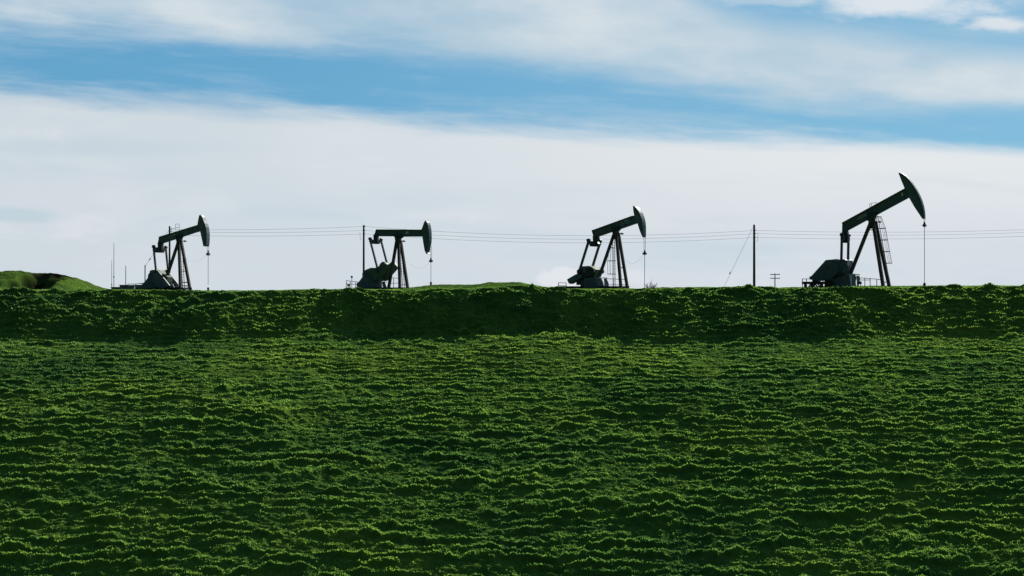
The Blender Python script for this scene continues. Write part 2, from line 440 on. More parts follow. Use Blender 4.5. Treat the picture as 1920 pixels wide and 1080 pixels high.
    cX = (a.x+b_.x)/2; cZ = (a.z+b_.z)/2
    h_ = S['eqh']*k
    m.add([(cX-.16, -et, cZ-h_*.25), (cX+.16, -et, cZ-h_*.25), (cX+.16, et, cZ-h_*.25), (cX-.16, et, cZ-h_*.25),
           (cX-.16, -et, cZ+h_*.35), (cX+.16, -et, cZ+h_*.35), (cX+.16, et, cZ+h_*.35), (cX-.16, et, cZ+h_*.35)],
          [(0,3,2,1),(4,5,6,7),(0,1,5,4),(1,2,6,5),(2,3,7,6),(3,0,4,7)])
    m.box((cX-.19, -et*.55, cZ-h_*.55), (cX+.19, et*.55, cZ+h_*.3))
    for sg in (-1, 1): m.disc((cX, cZ+h_*.45), .2, sg*et-.13, sg*et+.13)
    m.build('equalizer', M['black'], rt)
    hp = P.poly(S['hanger'], -.2)
    MB().prism(hp, -.22, .22).build('equalizer_bearing', M['black'], rt)
    # --- pitman arms (two), cranks with counterweights (two)
    a = Vector((cX, -et, cZ+h_*.2)); q = P.g(*S['pit'], -et)
    for sg in (-1, 1):
        MB().bar((a.x, sg*et, a.z), (q.x, sg*et, q.z), S['pitw']*k, .16).build('pitman_arm', mat, rt)
    cp = P.poly(S['crank'], -et+.1)
    wp = P.poly(S['weight'], -et+.1)
    for sg in (-1, 1):
        y0, y1 = sorted((sg*(et-.38), sg*(et-.12)))
        cr = MB().prism(cp, y0, y1)
        pin = (q.x, q.z); cr.disc(pin, .2, min(sg*(et-.4), sg*(et+.14)), max(sg*(et-.4), sg*(et+.14)))
        cr = cr.build('crank_arm', M['black'], rt, .02)
        y0, y1 = sorted((sg*(et-.52), sg*(et+.06)))
        MB().prism(wp, y0, y1).build('counterweight', M[S['wm']], cr, .04)
        # strip along the crank's top edge: its highlight put in as a paler colour
        a0, a1 = S['edge']; e0 = P.g(*a0, -et); e1 = P.g(*a1, -et)
        MB().sbar((e0.x, sg*(et-.2), e0.z), (e1.x, sg*(et-.2), e1.z), .05, .12).build('crank_edge_highlight', M['edge'], cr)
    # --- gear reducer, pedestal, belt guard, motor
    gr = MB().prism(P.poly(S['gear']), -.62, .62)
    gc = P.g(*S['shaft']); gr.disc((gc.x, gc.z), .28, -et+.02, et-.02, 16)
    gr = gr.build('gear_reducer', M[S['gm']], rt, .05)
    pd = P.poly(S['ped']); 
    MB().prism([(x, z if z > .3 else -.25) for x, z in pd], -.8, .8).build('pedestal', M['slate'], rt, .02)
    bg = MB().prism(P.poly(S['guard'], -1.0), -1.16, -.84); bc = P.g(*S['gboss'], -1.0)
    bg = bg.build('belt_guard', M[S['gm2']], rt, .04)
    m = MB()
    for i in range(18):
        a0 = 6.283*i/18; a1 = 6.283*(i+1)/18; r0 = .24
        m.sbar((bc.x+r0*math.cos(a0), -1.18, bc.z+r0*math.sin(a0)), (bc.x+r0*math.cos(a1), -1.18, bc.z+r0*math.sin(a1)), .06, .06)
    m.disc((bc.x, bc.z), .09, -1.22, -1.15, 10); m.build('boss', M['slate'], bg)
    mc = P.g(*S['motor'], -.35)
    m = MB().disc((mc.x, mc.z), .34, -.75, .25, 16); m.disc((mc.x, mc.z), .14, -.98, -.7, 10)
    for i in range(8): m.sbar((mc.x+.36*math.cos(i*.785), -.7, mc.z+.36*math.sin(i*.785)), (mc.x+.36*math.cos(i*.785), .2, mc.z+.36*math.sin(i*.785)), .04, .04)
    m.box((mc.x-.3, -.7, mc.z-.5), (mc.x+.3, .2, mc.z-.26)); m.build('motor', M['slate'], rt)
    # skid beams along the ground, under the whole machine
    x0 = P.g(*S['skid'][0]).x; x1 = P.g(*S['skid'][1]).x; z_ = P.g(*S['skid'][0]).z
    m = MB()
    for sg in (-1, 1): m.bar((x0, sg*.9, z_), (x1, sg*.9, z_), .26, .2)
    for i in range(5): xx = x0+(x1-x0)*(i+.02)/4.2; m.box((xx, -.9, z_-.1), (xx+.15, .9, z_+.06))
    for i in range(4):
        xx = x0+(x1-x0)*(i+.3)/4
        for sg in (-1, 1): m.box((xx, sg*.9-.12, z_-.9), (xx+.25, sg*.9+.12, z_-.12))
    for (x, y, x_, y_) in S.get('struts', []): m.sbar(P.g(x, y, -.9), P.g(x_, y_, -.9), .14, .12)
    m.build('skid_frame', M['black'], rt)
    # brake / side bracket
    m = MB().prism(P.poly(S['bracket'], -.6), -.72, -.66)
    bp = P.poly(S['bracket'], -.6); ccx = sum(p[0] for p in bp)/len(bp); ccz = sum(p[1] for p in bp)/len(bp)
    m.prism([(ccx+(p[0]-ccx)*.8, ccz+(p[1]-ccz)*.8) for p in bp], .5, .56); m.sbar(P.g(*S['bracket'][0], -.7), P.g(*S['bracket'][1], -.7)+Vector((0, 1.2, 0)), .08, .08)
    m.disc((ccx, ccz), .09, -.76, -.70, 10)
    m.build('bearing_bracket', M['grey'], rt)
    # --- bridle, carrier bar, polished rod
    bx, by, cy, cy2, ry = S['bridle']
    m = MB(); p0 = P.g(bx, by, th*0); c1 = P.g(bx, cy); p2 = P.g(bx, cy2)
    for sg in (-1, 1): m.tube([(p0.x-.01, sg*.16, p0.z+.3), (p0.x, sg*.16, p0.z), (c1.x, sg*.13, c1.z)], .022, 6)
    m.build('bridle', M['cable'], rt)
    dz_ = c1.z-p2.z
    m = MB().tube([(c1.x, 0, c1.z+.05), (c1.x, 0, c1.z-dz_*.35), (c1.x, 0, c1.z-dz_*.7)], .07, 8, .17)
    m.box((c1.x-.14, -.24, c1.z-dz_*.85), (c1.x+.14, .24, c1.z-dz_*.45)); m.tube([(c1.x, 0, c1.z-dz_*.8), (c1.x, 0, p2.z)], .11, 8, .05)
    m.build('carrier_bar', M['black'], rt)
    r2 = P.g(bx, ry)
    MB().tube([(p2.x, 0, p2.z+.05), (p2.x, 0, r2.z)], .028, 6).build('polished_rod', M['cable'], rt)
    # signal cable drooping from the carrier bar to the post
    if 'cable' in S:
        x1_, y1_, sag = S['cable']; a = c1+Vector((0, 0, -dz_*.5)); b_ = P.g(x1_, y1_)
        MB().tube([a.lerp(b_, i/14)+Vector((0, 0, -sag*4*(i/14)*(1-i/14))) for i in range(15)], .007, 5).build('signal_cable', M['wire'], rt)
    # short bracket near the top of the post
    m = MB().sbar(P.g(sx+4*S['f'], apy+2), P.g(sx+12*S['f'], apy+2.3), .07, .5); m.sbar(P.g(sx+9*S['f'], apy+1.6), P.g(sx+12*S['f'], apy+2.6), .18, .2)
    m.build('work_platform', M['leg'], rt)
    # --- ladder with safety cage
    if 'ladder' in S:
        (x0, y0, t0, x1, y1, t1), lw, cage = S['ladder']
        a = P.g(x0, y0, t0); b_ = P.g(x1, y1, t1); 
        if y1 > 536: b_ = P.floor(b_)
        lat = Vector((0, 1, 0))*(lw/2)
        ld = MB().tube([a-lat, b_-lat], .035, 6); ld.tube([a+lat, b_+lat], .035, 6)
        n_ = int((a-b_).length/.32)
        for i in range(1, n_): p = a.lerp(b_, i/n_); ld.tube([p-lat, p+lat], .02, 5)
        ld = ld.build('ladder', M['rail'], rt)
        if cage:
            f0, f1, rad, dirx, nh = cage; m = MB(); hoops = []
            for i in range(nh):
                p = a.lerp(b_, f0+(f1-f0)*i/(nh-1)); rr = rad*(.65 if i == 0 else 1)
                pts = [p+Vector((dirx*rr*1.9*math.sin(math.pi*j/10), -math.cos(math.pi*j/10)*rr, 0)) for j in range(11)]
                hoops.append(pts)
                for j in range(10): m.sbar(pts[j], pts[j+1], .07, .03)
            for j in (1, 3, 5, 7, 9):
                for i in range(nh-1): m.tube([hoops[i][j], hoops[i+1][j]], .017, 4)
            m.build('safety_cage', M['rail'], ld)
    if 'toprail' in S:
        m = MB()
        for (xa, ya, xb, yb) in S['toprail']:
            for t_ in (.1, .6): m.tube([P.g(xa, ya, t_), P.g(xb, yb, t_)], .025, 5)
        m.build('top_railing', M['rail'], rt)
    return P

P1 = pumpjack('smallest-looking dark pumpjack at far left, beam tilted gently up, beside the grassy mound', 337, 178, 542, 21, dict(
    mat='slate', f=1.0, tb=.18, thh=.30,
    beam=[(297,444),(370.5,421.5),(374,433),(345,442),(339,446),(334,446),(330,446),(304,456),(294.5,457)],
    btop=[(297,444),(372,421)], bbot=[(303,456.5),(375,432.8)],
    headL=[(375,432.5),(372,424),(370,421.5),(371.5,412),(373.4,403.4)],
    headR=[(382,403.4),(384.6,407.5),(386.9,413.6),(389.4,419.5),(391.5,426.2),(393,437.2),(393,448),(392.2,459.2),(390.6,462.4),(386.2,461.8)],
    marks=[('lines', [(319,442),(331.5,439),(331.5,445),(319,447.5)])],
    saddle=(336,449), apex=(336,450), legw=5.2,
    legs=[(335,452,0,311,525,0), (335.5,452,-.25,338.6,541,-1.05), (339.5,452,.25,357,541,1.05)],
    braces=[(339,536,-1.0,356,537,1.0), (338,529,-1.0,355,529,1.0), (338,508,-.75,350,509,.75)],
    eq=(287.5,467,311.5,468.5,1.3), eqh=11, hanger=[(295.5,455),(303.5,453),(303,468),(302,472),(296,472),(296,466)],
    pit=(292.5,508), pitw=3.4,
    crank=[(289,506),(295,507),(318,536),(313,541),(300,538),(287,516)],
    weight=[(286,512),(291,508),(295,511),(306,525),(316,537),(306,542),(292,538),(284,522)], wm='slate',
    edge=((293,508),(316,535.5)),
    gear=[(286,508),(290,506),(304,507),(306.5,513),(311,513),(319,519),(318,530),(282,530)], shaft=(303,519), gm='olive',
    ped=[(284,529),(316,529),(321,542),(280,542)],
    guard=[(266,539),(269,533),(278,521),(279,514),(285,509),(291,508),(296,514),(294,541),(266,541)], gboss=(286,517), gm2='slate',
    motor=(275,534), skid=((262,541),(352,541)), bracket=[(320,531),(325,533),(329,541),(320,542)],
    bridle=(390.3,462,470.5,480,534), cable=(341,479,.9),
    ladder=((340.2,470,0,344.6,541,0), .42, None),
    toprail=[(329,420,336,420),(329,426,336,426),(329,420,330,433),(336,420,336,433),(321,428,329,428),(322,428,322,436)]))

P2 = pumpjack('dark pumpjack with a level beam and raised counterweights, just right of a utility pole', 747, 178, 541, 28, dict(
    mat='green', f=1.0, tb=.18, thh=.28,
    beam=[(704.5,430),(789,430.3),(792,443.6),(756,443.6),(752,447),(742,447),(738,443.2),(707,443),(699,443.5)],
    btop=[(704.5,430.2),(789,430.5)], bbot=[(702,443),(791,443.4)], stiff=(.47,),
    headL=[(803,476.4),(798.8,475.7),(796,469.4),(793.6,456),(791.8,443.7),(790,430),(791.5,427),(794.6,418),(796.7,413.9)],
    headR=[(803.6,414.6),(805.6,418),(807,422),(808.3,429),(809,436),(809.3,444),(809,453),(807.6,461.5),(806.2,467.5),(804.6,473.5)],
    marks=[('smudge', [(760.5,434),(766,434),(766,438.5),(760.5,438.5)])],
    saddle=(746.5,448), apex=(747,450), legw=5.4,
    legs=[(744,451,0,728,541,0), (747.5,451,-.25,750,541,-.9), (751,451,.25,765,540,.9)],
    braces=[(750,534,-.9,764,534,.9)],
    eq=(694,451.5,714.5,453.5,1.25), eqh=9, hanger=[(700,440),(707,441),(707,454),(706,457.5),(701,457.5),(700.5,450)],
    pit=(709,508), pitw=3.4,
    crank=[(696,512),(708,500),(724,493),(728,499),(716,514),(702,527),(695,521)],
    weight=[(690,508),(697,503.5),(705,502),(711,499.5),(714,494),(718,490.5),(722,492),(727,497),(727,503),(719,512),(713,519),(709,525),(704,527),(698,522),(693,516)], wm='olive',
    edge=((712,498),(717.5,490.6)),
    gear=[(690,506),(700,502),(712,503),(716,512),(712,528),(684,528),(684,512)], shaft=(704,513), gm='olive',
    ped=[(683,527),(709,527),(712,541),(680,541)],
    guard=[(670,540),(671,532),(680,520),(683,510),(689,505),(696,504),(701,512),(703,524),(702,541)], gboss=(690,515), gm2='slate',
    motor=(676,534), skid=((672,541),(762,541)), bracket=[(706,527.5),(712,525.5),(717.5,541),(709,542)],
    bridle=(808,466,484,492.5,531), cable=(768,494,.8),
    ladder=((751,468,.1,757.5,541,.1), .42, None)))

P3 = pumpjack('dark grey pumpjack with a blue emblem on its beam and a lowered counterweight', 1154, 155, 540.5, 34, dict(
    mat='slate', f=1.1, tb=.2, thh=.32,
    beam=[(1109,431.8),(1186,404),(1190,404.5),(1195,417.5),(1163,428.5),(1161,432),(1149,435),(1146,434.5),(1119.5,443.8),(1111.5,447)],
    btop=[(1109,431.8),(1185,404.3)], bbot=[(1113,446),(1195,417.8)], stiff=(.3, .48, .75),
    headL=[(1204.5,444.7),(1199.6,433.3),(1194.8,417.5),(1189,404.2),(1187.4,395),(1186.7,386.7)],
    headR=[(1192.5,386.3),(1196.5,388),(1199.6,391.2),(1202.2,395),(1204.7,399.3),(1206.8,404.5),(1208.6,409.8),(1210,416),(1210.8,423),(1211,433),(1210.8,444.7)],
    marks=[('decal', [(1165,417),(1179.5,411.5),(1180.5,415),(1176,419.5),(1166.5,422)]), ('smudge', [(1165.3,418.2),(1167.6,417.4),(1168.2,420.8),(1166.4,421.4)]),
           ('smudge', [(1170,413.2),(1180,411.2),(1180.6,413),(1170.4,414.6)])],
    saddle=(1154.5,434), apex=(1155,436), legw=5.4,
    legs=[(1152,437,0,1123.5,519,0), (1155.5,437,-.3,1164.5,541,-.8), (1159.5,437,.3,1177,541,.8)],
    braces=[(1162,502,-.6,1168.5,502,.6)],
    eq=(1102.5,455,1126,457.5,1.25), eqh=11, hanger=[(1111,443),(1120,441),(1121,446),(1119,453),(1122,457),(1122,461),(1110,460),(1110,456),(1112,452)],
    pit=(1085.5,511), pitw=4.3,
    crank=[(1083,509),(1090,503),(1112,503),(1114,510),(1100,521),(1080,524)],
    weight=[(1064,524),(1074,518),(1082,513.5),(1089,515),(1094,519),(1083,526),(1075,530.5),(1071,532.5),(1067.5,531.5)], wm='slate',
    edge=((1095,502),(1109,502)),
    gear=[(1086,508),(1091,503),(1096,499.5),(1109,498.6),(1115,501),(1122,505),(1122,512),(1119,521),(1092,522)], shaft=(1106,508), gm='olive',
    ped=[(1095,521),(1121,521),(1123.5,541),(1095,541)],
    guard=[(1096,521.5),(1119,521.5),(1121.5,540.5),(1096,540.5)], gboss=(1106,530), gm2='slate',
    motor=(1088,526), skid=((1050,539),(1172,541)), bracket=[(1121,521),(1128,521),(1132,530),(1133,540.5),(1124,541)],
    bridle=(1208.7,445,470,478.5,540), cable=(1172,487,.7),
    ladder=((1150.5,438,1.35,1151.5,541,1.5), .45, (.25, .72, .42, -1, 3))))

P4 = pumpjack('tallest dark green pumpjack at far right, beam tilted steeply up, with a caged ladder', 1637, 146, 539.5, 34, dict(
    mat='green', f=1.35, tb=.22, thh=.20,
    beam=[(1578,417.5),(1696,352.8),(1704,370),(1650,399),(1642,404),(1629,414),(1626,414),(1622,413),(1587.5,432.5),(1586,437),(1577.5,437)],
    btop=[(1578,417.5),(1696,353)], bbot=[(1588,432),(1704,369.6)], stiff=(.45,),
    headL=[(1729,410),(1724,402.5),(1714,387.5),(1704,370),(1696,353),(1690.5,340),(1684.5,324.5)],
    headR=[(1689,324),(1694,326),(1700,330),(1706,336),(1711,342),(1715.5,348.5),(1719.7,355),(1723.5,362),(1727,369.5),(1730,377.5),(1732.5,386),(1734.2,395),(1734.9,403),(1735,410.5)],
    marks=[('strip', [(1608.5,407),(1625.5,400.3),(1627,402.5),(1610,411.5)]), ('smudge', [(1689.5,362),(1693,360.5),(1693.5,366),(1690.5,368)])],
    saddle=(1635,410), apex=(1637,414), legw=6.6,
    legs=[(1633,416,0,1594,515,0), (1637,415,-.3,1656.5,540,-.95), (1641,415,.3,1668,540,.95)],
    braces=[(1655.5,529,-.9,1665,529,.9), (1631,431,0,1639,431,0)],
    eq=(1577,446,1592.5,448.5,.95), eqh=15, hanger=[(1579,434),(1588,432),(1590,440),(1590,455),(1580,454),(1578,441)],
    pit=(1577,512), pitw=4.2,
    crank=[(1566,489),(1588,489),(1586,505),(1580,517),(1560,524),(1549,520)],
    weight=[(1562,487),(1568,485.2),(1575,486.5),(1584,486),(1587,488),(1587,499),(1584,512),(1570,516),(1560,510)], wm='green',
    edge=((1585,487),(1587.5,497)),
    gear=[(1556,488),(1566,486.5),(1592,487.5),(1594,499),(1593,514),(1556,524)], shaft=(1580,505), gm='green',
    ped=[(1551,522),(1594,513),(1597,514),(1602,541),(1551,541)],
    guard=[(1549,487.5),(1566,486),(1572,488),(1572,508),(1560,524),(1547,526.5),(1532,527),(1519,524),(1518,519),(1522,517.5)], gboss=(1549.5,499.5), gm2='green',
    motor=(1530,522), skid=((1510,530.5),(1570,531)), bracket=[(1597.5,513.5),(1604.5,515),(1606.5,521),(1602.5,540),(1599,540)],
    struts=[(1521,531,1515,541),(1527,531,1536,541),(1532,531,1542,541)],
    bridle=(1733.3,411,417,426,533),
    ladder=((1644,404,.5,1668.5,541,1.2), .5, (.02, .66, .36, 1, 5)),
    toprail=[(1630,383,1636,380.5),(1636,380.5,1643.5,380),(1630,383,1632,391),(1633.5,382,1635,391),(1643.5,380,1645,385)]))

# lettering-free guard railings
RG = 'guard railings around the pumpjacks'
railing(P1, 'guard_railing', [((239.5,532.5),(252,532.5)),((239.5,536.5),(252,536.5)),((254,532),(268,531.5)),((262,531),(268,531))], [(240,532),(251,532),(254,532),(266.5,531)], M['rail'],
        'dark railing left of the leftmost pumpjack, in front of the low buildings', RG, -1.0)
railing(P1, 'guard_railing', [((325,530),(357,530.5)),((326,535),(357,535.5))], [(326,530),(341,530),(356,530)], M['rail'],
        'thin railing behind the legs of the leftmost pumpjack', RG, 2.2)
railing(P2, 'guard_railing', [((649,526),(672,529)),((649,532),(672,533.5))], [(649.3,526),(656.5,527),(667,528)], M['rail'],
        'small railing left of the level-beam pumpjack', RG, -.9)
railing(P2, 'guard_railing', [((714,528.5),(731,520.5)),((731,520.5),(748,522)),((731,531.5),(748,530.5)),((714,530),(726,528.5))], [(738,521),(747,522),(716,528.5)], M['rail'],
        'thin railing behind the legs of the level-beam pumpjack', RG, 2.0)
railing(P3, 'guard_railing', [((1047,530),(1062,530.5)),((1047,535.5),(1062,536))], [(1047.3,530),(1061.5,530.5)], M['rail'],
        'small railing under the lowered counterweight of the pumpjack with the blue emblem', RG, -.9)
railing(P3, 'guard_railing', [((1133.5,522.5),(1174,524)),((1133.5,534),(1174,534))], [(1133.5,522),(1150,523),(1173,524)], M['rail'],
        'long railing through the legs of the pumpjack with the blue emblem', RG, 1.9)
railing(P4, 'guard_railing', [((1504,523),(1520,523)),((1504,529),(1512,529))], [(1504.5,523),(1512,523),(1543,526)], M['rail'],
        'small railing at the motor end of the tallest pumpjack', RG, -.9)
railing(P4, 'guard_railing', [((1600,521.3),(1622,521.3)),((1622,521.3),(1653,524.5)),((1610,525),(1632,525))], [(1621.5,521.3),(1631.5,522.5),(1644,523.7),(1652.5,524.5)], M['rail'],
        'railing between the grey bracket and the front legs of the tallest pumpjack', RG, 1.6)

# control boxes beside the machines
def ctrl(P, px0, px1, py0, py1, t, label):
    a = P.g(px0, py1, t); b_ = P.g(px1, py0, t); c = P.C+Vector((((a.x+b_.x)/2)*P.c+t*P.s, -((a.x+b_.x)/2)*P.s+t*P.c, 0))
    base = gz(c.x, c.y); r = empty('control_box', (c.x, c.y, base), P.root.rotation_euler.z); tag(r, label, 'control box', 'control boxes near the pumpjacks')
    w = (b_.x-a.x)/2; z0 = a.z+P.C.z-base; z1 = b_.z+P.C.z-base
    cb = MB().box((-w, -.15, z0), (w, .15, z1)).build('cabinet', M['slate'], r, .02)
    MB().box((-w*.8, -.175, z0+.05), (w*.8, -.153, z1-.05)).build('door', M['rail'], cb)
    m = MB()
    for sg in (-1, 1): m.tube([(sg*w*.6, 0, -.1), (sg*w*.6, 0, z0)], .035, 6)
    m.build('stand', M['rail'], r)
ctrl(P4, 1607.5, 1615, 527.5, 533, -.2, 'small dark control box right of the grey bracket of the tallest pumpjack')
ctrl(P2, 652, 655.5, 533, 536.5, -1.1, 'small dark box inside the railing left of the level-beam pumpjack')
ctrl(P3, 1133.5, 1136, 534, 538, -1.3, 'tiny dark box right of the base of the pumpjack with the blue emblem')

# wellheads
def wellhead(P, px, py0, label):
    v = P.g(px, py0); c = P.C+Vector((v.x*P.c, -v.x*P.s, 0)); z = gz(c.x, c.y); top = v.z+P.C.z-z
    r = empty('wellhead', (c.x, c.y, z), 0); tag(r, label, 'wellhead', 'wellheads under the horse heads')
    m = MB().tube([(0, 0, -.2), (0, 0, top-.12)], .12, 10); m.tube([(0, 0, top-.5), (0, 0, top-.42)], .2, 12); m.build('casing', M['black'], r)
    MB().tube([(0, 0, top-.2), (0, 0, top-.05), (0, 0, top)], .16, 10, .06).build('stuffing_box', M['black'], r)
    MB().tube([(-.45, 0, top-.65), (.45, 0, top-.65)], .06, 8).build('flow_pipe', M['black'], r)
wellhead(P1, 390.3, 538.5, 'dark wellhead at the foot of the leftmost pumpjack rod')
wellhead(P2, 808, 528, 'dark wellhead under the horse head of the level-beam pumpjack')
wellhead(P3, 1208.7, 539, 'dark wellhead beside the bare bush')
wellhead(P4, 1733.3, 530, 'dark wellhead at the foot of the tallest pumpjack rod, far right')

# floodlight stand left of pump 2
c = at(659.7, 540, 176); z = gz(c.x, c.y); r = empty('lamp_stand', (c.x, c.y, z)); tag(r, 'thin pale stand with a round head left of the level-beam pumpjack', 'lamp')
t_ = at(659.7, 519, 176).z-z
MB().tube([(0, 0, -.1), (0, 0, t_)], .04, 6).build('pole', M['mast'], r); MB().ball((0, 0, t_), .16, 10).build('lamp_head', M['mast'], r)

# ------------------------------------------------------------------ utility poles, wires, guys
PG = 'wooden utility poles behind the pumpjacks'
poles = {}
def upole(key, px, py, D, w, label, bracket=0, cap=False):
    t = at(px, py, D); z = gz(t.x, t.y); r = empty('utility_pole', (t.x, t.y, z)); tag(r, label, 'utility pole', PG)
    H = t.z-z; rb = w/F*D/2*1.12
    MB().tube([(0, 0, -.5)]+[(0, 0, H*i/6) for i in range(7)], rb*1.12, 12, rb*.82).build('shaft', M['wood'], r)
    if cap: MB().tube([(0, 0, H+.003), (0, 0, H+.13)], rb*.95, 12, rb*.6).build('pole_cap', M['pale'], r)
    for (dy, sg) in S_INS[key]:
        zz = at(px, dy, D).z-z
        MB().tube([(sg*rb*.5, 0, zz), (sg*(rb+.10), 0, zz)], .05, 8, .07).build('insulator', M['rail'], r)
    if bracket:
        z1 = at(px, bracket[0], D).z-z; z2 = at(px, bracket[1], D).z-z; s = bracket[2]
        MB().tube([(s*rb*1.2, 0, z1), (s*.55, 0, z1+.02), (s*.62, 0, z2)], .025, 5).build('bracket', M['cable'], r)
    poles[key] = (t, rb)
S_INS = dict(a=[(430,1),(434,1),(441,1)], b=[(424.5,1),(432,1),(438.5,1)], c=[(432,1),(438,1),(445,1)], d=[(418,-1),(423,-1),(430,-1)])
upole('a', 318, 424, 232, 3.4, 'utility pole partly hidden behind the beam of the leftmost pumpjack')
upole('b', 682, 422, 230, 3.6, 'utility pole just left of the level-beam pumpjack', (450,436,-1))
upole('c', 1414, 422.5, 230, 4.2, 'isolated utility pole with a pale cap between the two right-hand pumpjacks', (453,436,1), True)
upole('d', 2185, 412, 220, 4.4, 'utility pole standing beyond the right edge')
seq = [('a', 318, 232, (430,434,441)), ('b', 682, 230, (424.5,432,438.5)), ('c', 1414, 230, (432,438,445)), ('d', 2185, 220, (418,423,430))]
names = ['topmost', 'middle', 'lowest']
for i in range(3):
    m = MB()
    for (k0, x0, d0, y0), (k1, x1, d1, y1) in zip(seq[:-1], seq[1:]):
        a = at(x0, y0[i], d0); b_ = at(x1, y1[i], d1); a.x += poles[k0][1]+.08; b_.x += poles[k1][1]*(1 if k1 != 'd' else -1)+.08*(1 if k1 != 'd' else -1)
        sag = .25 if k0 == 'a' else (1.15 if k0 == 'b' else .75)
        m.tube([a.lerp(b_, j/24)+Vector((0, 0, -sag*4*(j/24)*(1-j/24))) for j in range(25)], .018, 5, cap=False)
    o = m.build('power_line', M['wire']); tag(o, names[i]+' of the three thin power lines strung between the utility poles', 'power line', 'power lines strung between the poles')
def guy(pts, ins, D, label, strut=None):
    a = at(*pts[0], D); r = empty('guy_wire', (a.x, a.y, gz(a.x, a.y))); tag(r, label, 'guy wire', 'guy wires of the poles'); o = r.location
    MB().tube([at(x, y, D)-o for x, y in pts], .022, 5).build('cable', M['wire'], r)
    q = at(*ins, D)-o; u = (at(*pts[0], D)-at(*pts[1], D)).normalized()*.22
    MB().tube([q-u, q, q+u], .07, 6, .07).build('insulator', M['rail'], r)
    if strut:
        b0 = at(*strut[0], D)-o; b1 = at(*strut[1], D)-o; MB().tube([Vector((b1.x, b1.y, b1.z-.6)), b0], .09, 8).build('strut', M['mast'], r)
guy([(1411,428),(1356,541)], (1368.6,512), 229, 'thin guy wire slanting down left from the isolated pole')
guy([(316.5,432),(273,498),(272,530)], (281,486), 231, 'guy wire bent over an upright strut, left of the leftmost pumpjack', ((272,497),(272,538)))

# distant two-arm pole
t = at(1453, 512.5, 390); z = gz(t.x, t.y); r = empty('crossarm_pole', (t.x, t.y, z), R(6)); tag(r, 'distant short pole with two crossarms right of the isolated utility pole', 'utility pole')
H = t.z-z; MB().tube([(0, 0, -.4), (0, 0, H)], .17, 8, .13).build('shaft', M['wood'], r)
for yy in (514.8, 521.8):
    zz = at(1453, yy, 390).z-z; ca = MB().box((-1.35, -.22, zz-.1), (1.35, -.1, zz+.1)).build('crossarm', M['wood'], r)
    for xx in (-1.25, -.7, .7, 1.25): MB().tube([(xx, -.16, zz+.1), (xx, -.16, zz+.24)], .05, 6).build('insulator', M['rail'], ca)
# antenna masts and low site buildings, far left
for (x, y, D, w, lab) in [(209.5,488,300,.07,'short hair-thin antenna mast immediately left of the tallest one'), (213.6,456,300,.085,'tallest antenna mast, over the far left buildings'), (235.8,498,290,.11,'stout antenna mast over the blue-grey building')]:
    t = at(x, y, D); z = gz(t.x, t.y); r = empty('antenna_mast', (t.x, t.y, z)); tag(r, lab, 'antenna', 'antenna masts at far left'); H = t.z-z
    MB().tube([(0, 0, -.4), (0, 0, H*.5), (0, 0, H)], w, 6, w*.6).build('pole', M['mast'], r); MB().tube([(0, 0, H*.45), (0, 0, H*.45+.3)], w*1.8, 6).build('collar', M['mast'], r)
def shed(x0, x1, yt, D, dep, mat, label, roofdrop=0):
    a = at(x0, yt, D); b_ = at(x1, yt, D); z = min(gz(a.x, D), gz(b_.x, D)); cx_ = (a.x+b_.x)/2; w = (b_.x-a.x)/2; H = a.z-z
    r = empty('site_building', (cx_, D, z)); tag(r, label, 'building', 'low buildings at far left')
    MB().box((-w, 0, -.5), (w, dep, H-.12)).build('wall', mat, r)
    MB().add([(-w-.12, -.12, H-.119-roofdrop), (w+.12, -.12, H-.119), (w+.12, dep+.12, H-.119), (-w-.12, dep+.12, H-.119-roofdrop), (-w-.12, -.12, H-roofdrop), (w+.12, -.12, H), (w+.12, dep+.12, H), (-w-.12, dep+.12, H-roofdrop)],
             [(0,3,2,1),(4,5,6,7),(0,1,5,4),(1,2,6,5),(2,3,7,6),(3,0,4,7)]).build('roof', M['slate'], r)
    MB().box((w*.2, -.03, .1), (w*.5, -.002, max(.6, H-.5))).build('door', M['rail'], r)
shed(208.5, 223.5, 538, 262, 5, M['wallg'], 'lowest leftmost low building with a grey-green wall')
shed(224.3, 239.5, 534, 260, 4, M['wallb'], 'blue-grey low building beside the stout antenna mast')
shed(240.5, 251.5, 534.8, 258, 4, M['wallb'], 'blue-grey low building behind the dark railing')
shed(254, 268.5, 533.8, 255, 4, M['wallg'], 'grey-green low building nearest the leftmost pumpjack')

# bare bush beside wellhead 3
c = at(1219, 541, 127.5); z = gz(c.x, c.y)-.05; r = empty('bare_bush', (c.x, c.y, z)); tag(r, 'bare twiggy grey bush on the crest beside the rod of the third pumpjack', 'bush')
rb = random.Random(3)
for i in range(16):
    an = rb.uniform(-1.25, 1.25); dep = rb.uniform(-.5, .5); ln = rb.uniform(.45, .85); m = MB()
    p = Vector((rb.uniform(-.12, .12), 0, -.1)); d = Vector((math.sin(an), dep, math.cos(an)*.75)).normalized()
    pts = [p]
    for s_ in range(5):
        d = (d+Vector((rb.uniform(-.25, .25), rb.uniform(-.2, .2), rb.uniform(-.05, .22)))).normalized(); pts.append(pts[-1]+d*ln/5)
        if s_ > 0:
            for _ in range(2):
                e = (d+Vector((rb.uniform(-.9, .9), rb.uniform(-.6, .6), rb.uniform(-.2, .6)))).normalized()
                m.tube([pts[-1], pts[-1]+e*.12, pts[-1]+e*.22+Vector((0, 0, .04))], .012, 4, .006)
    m.tube(pts, .022, 5, .009); m.build('branch', M['twig'], r)

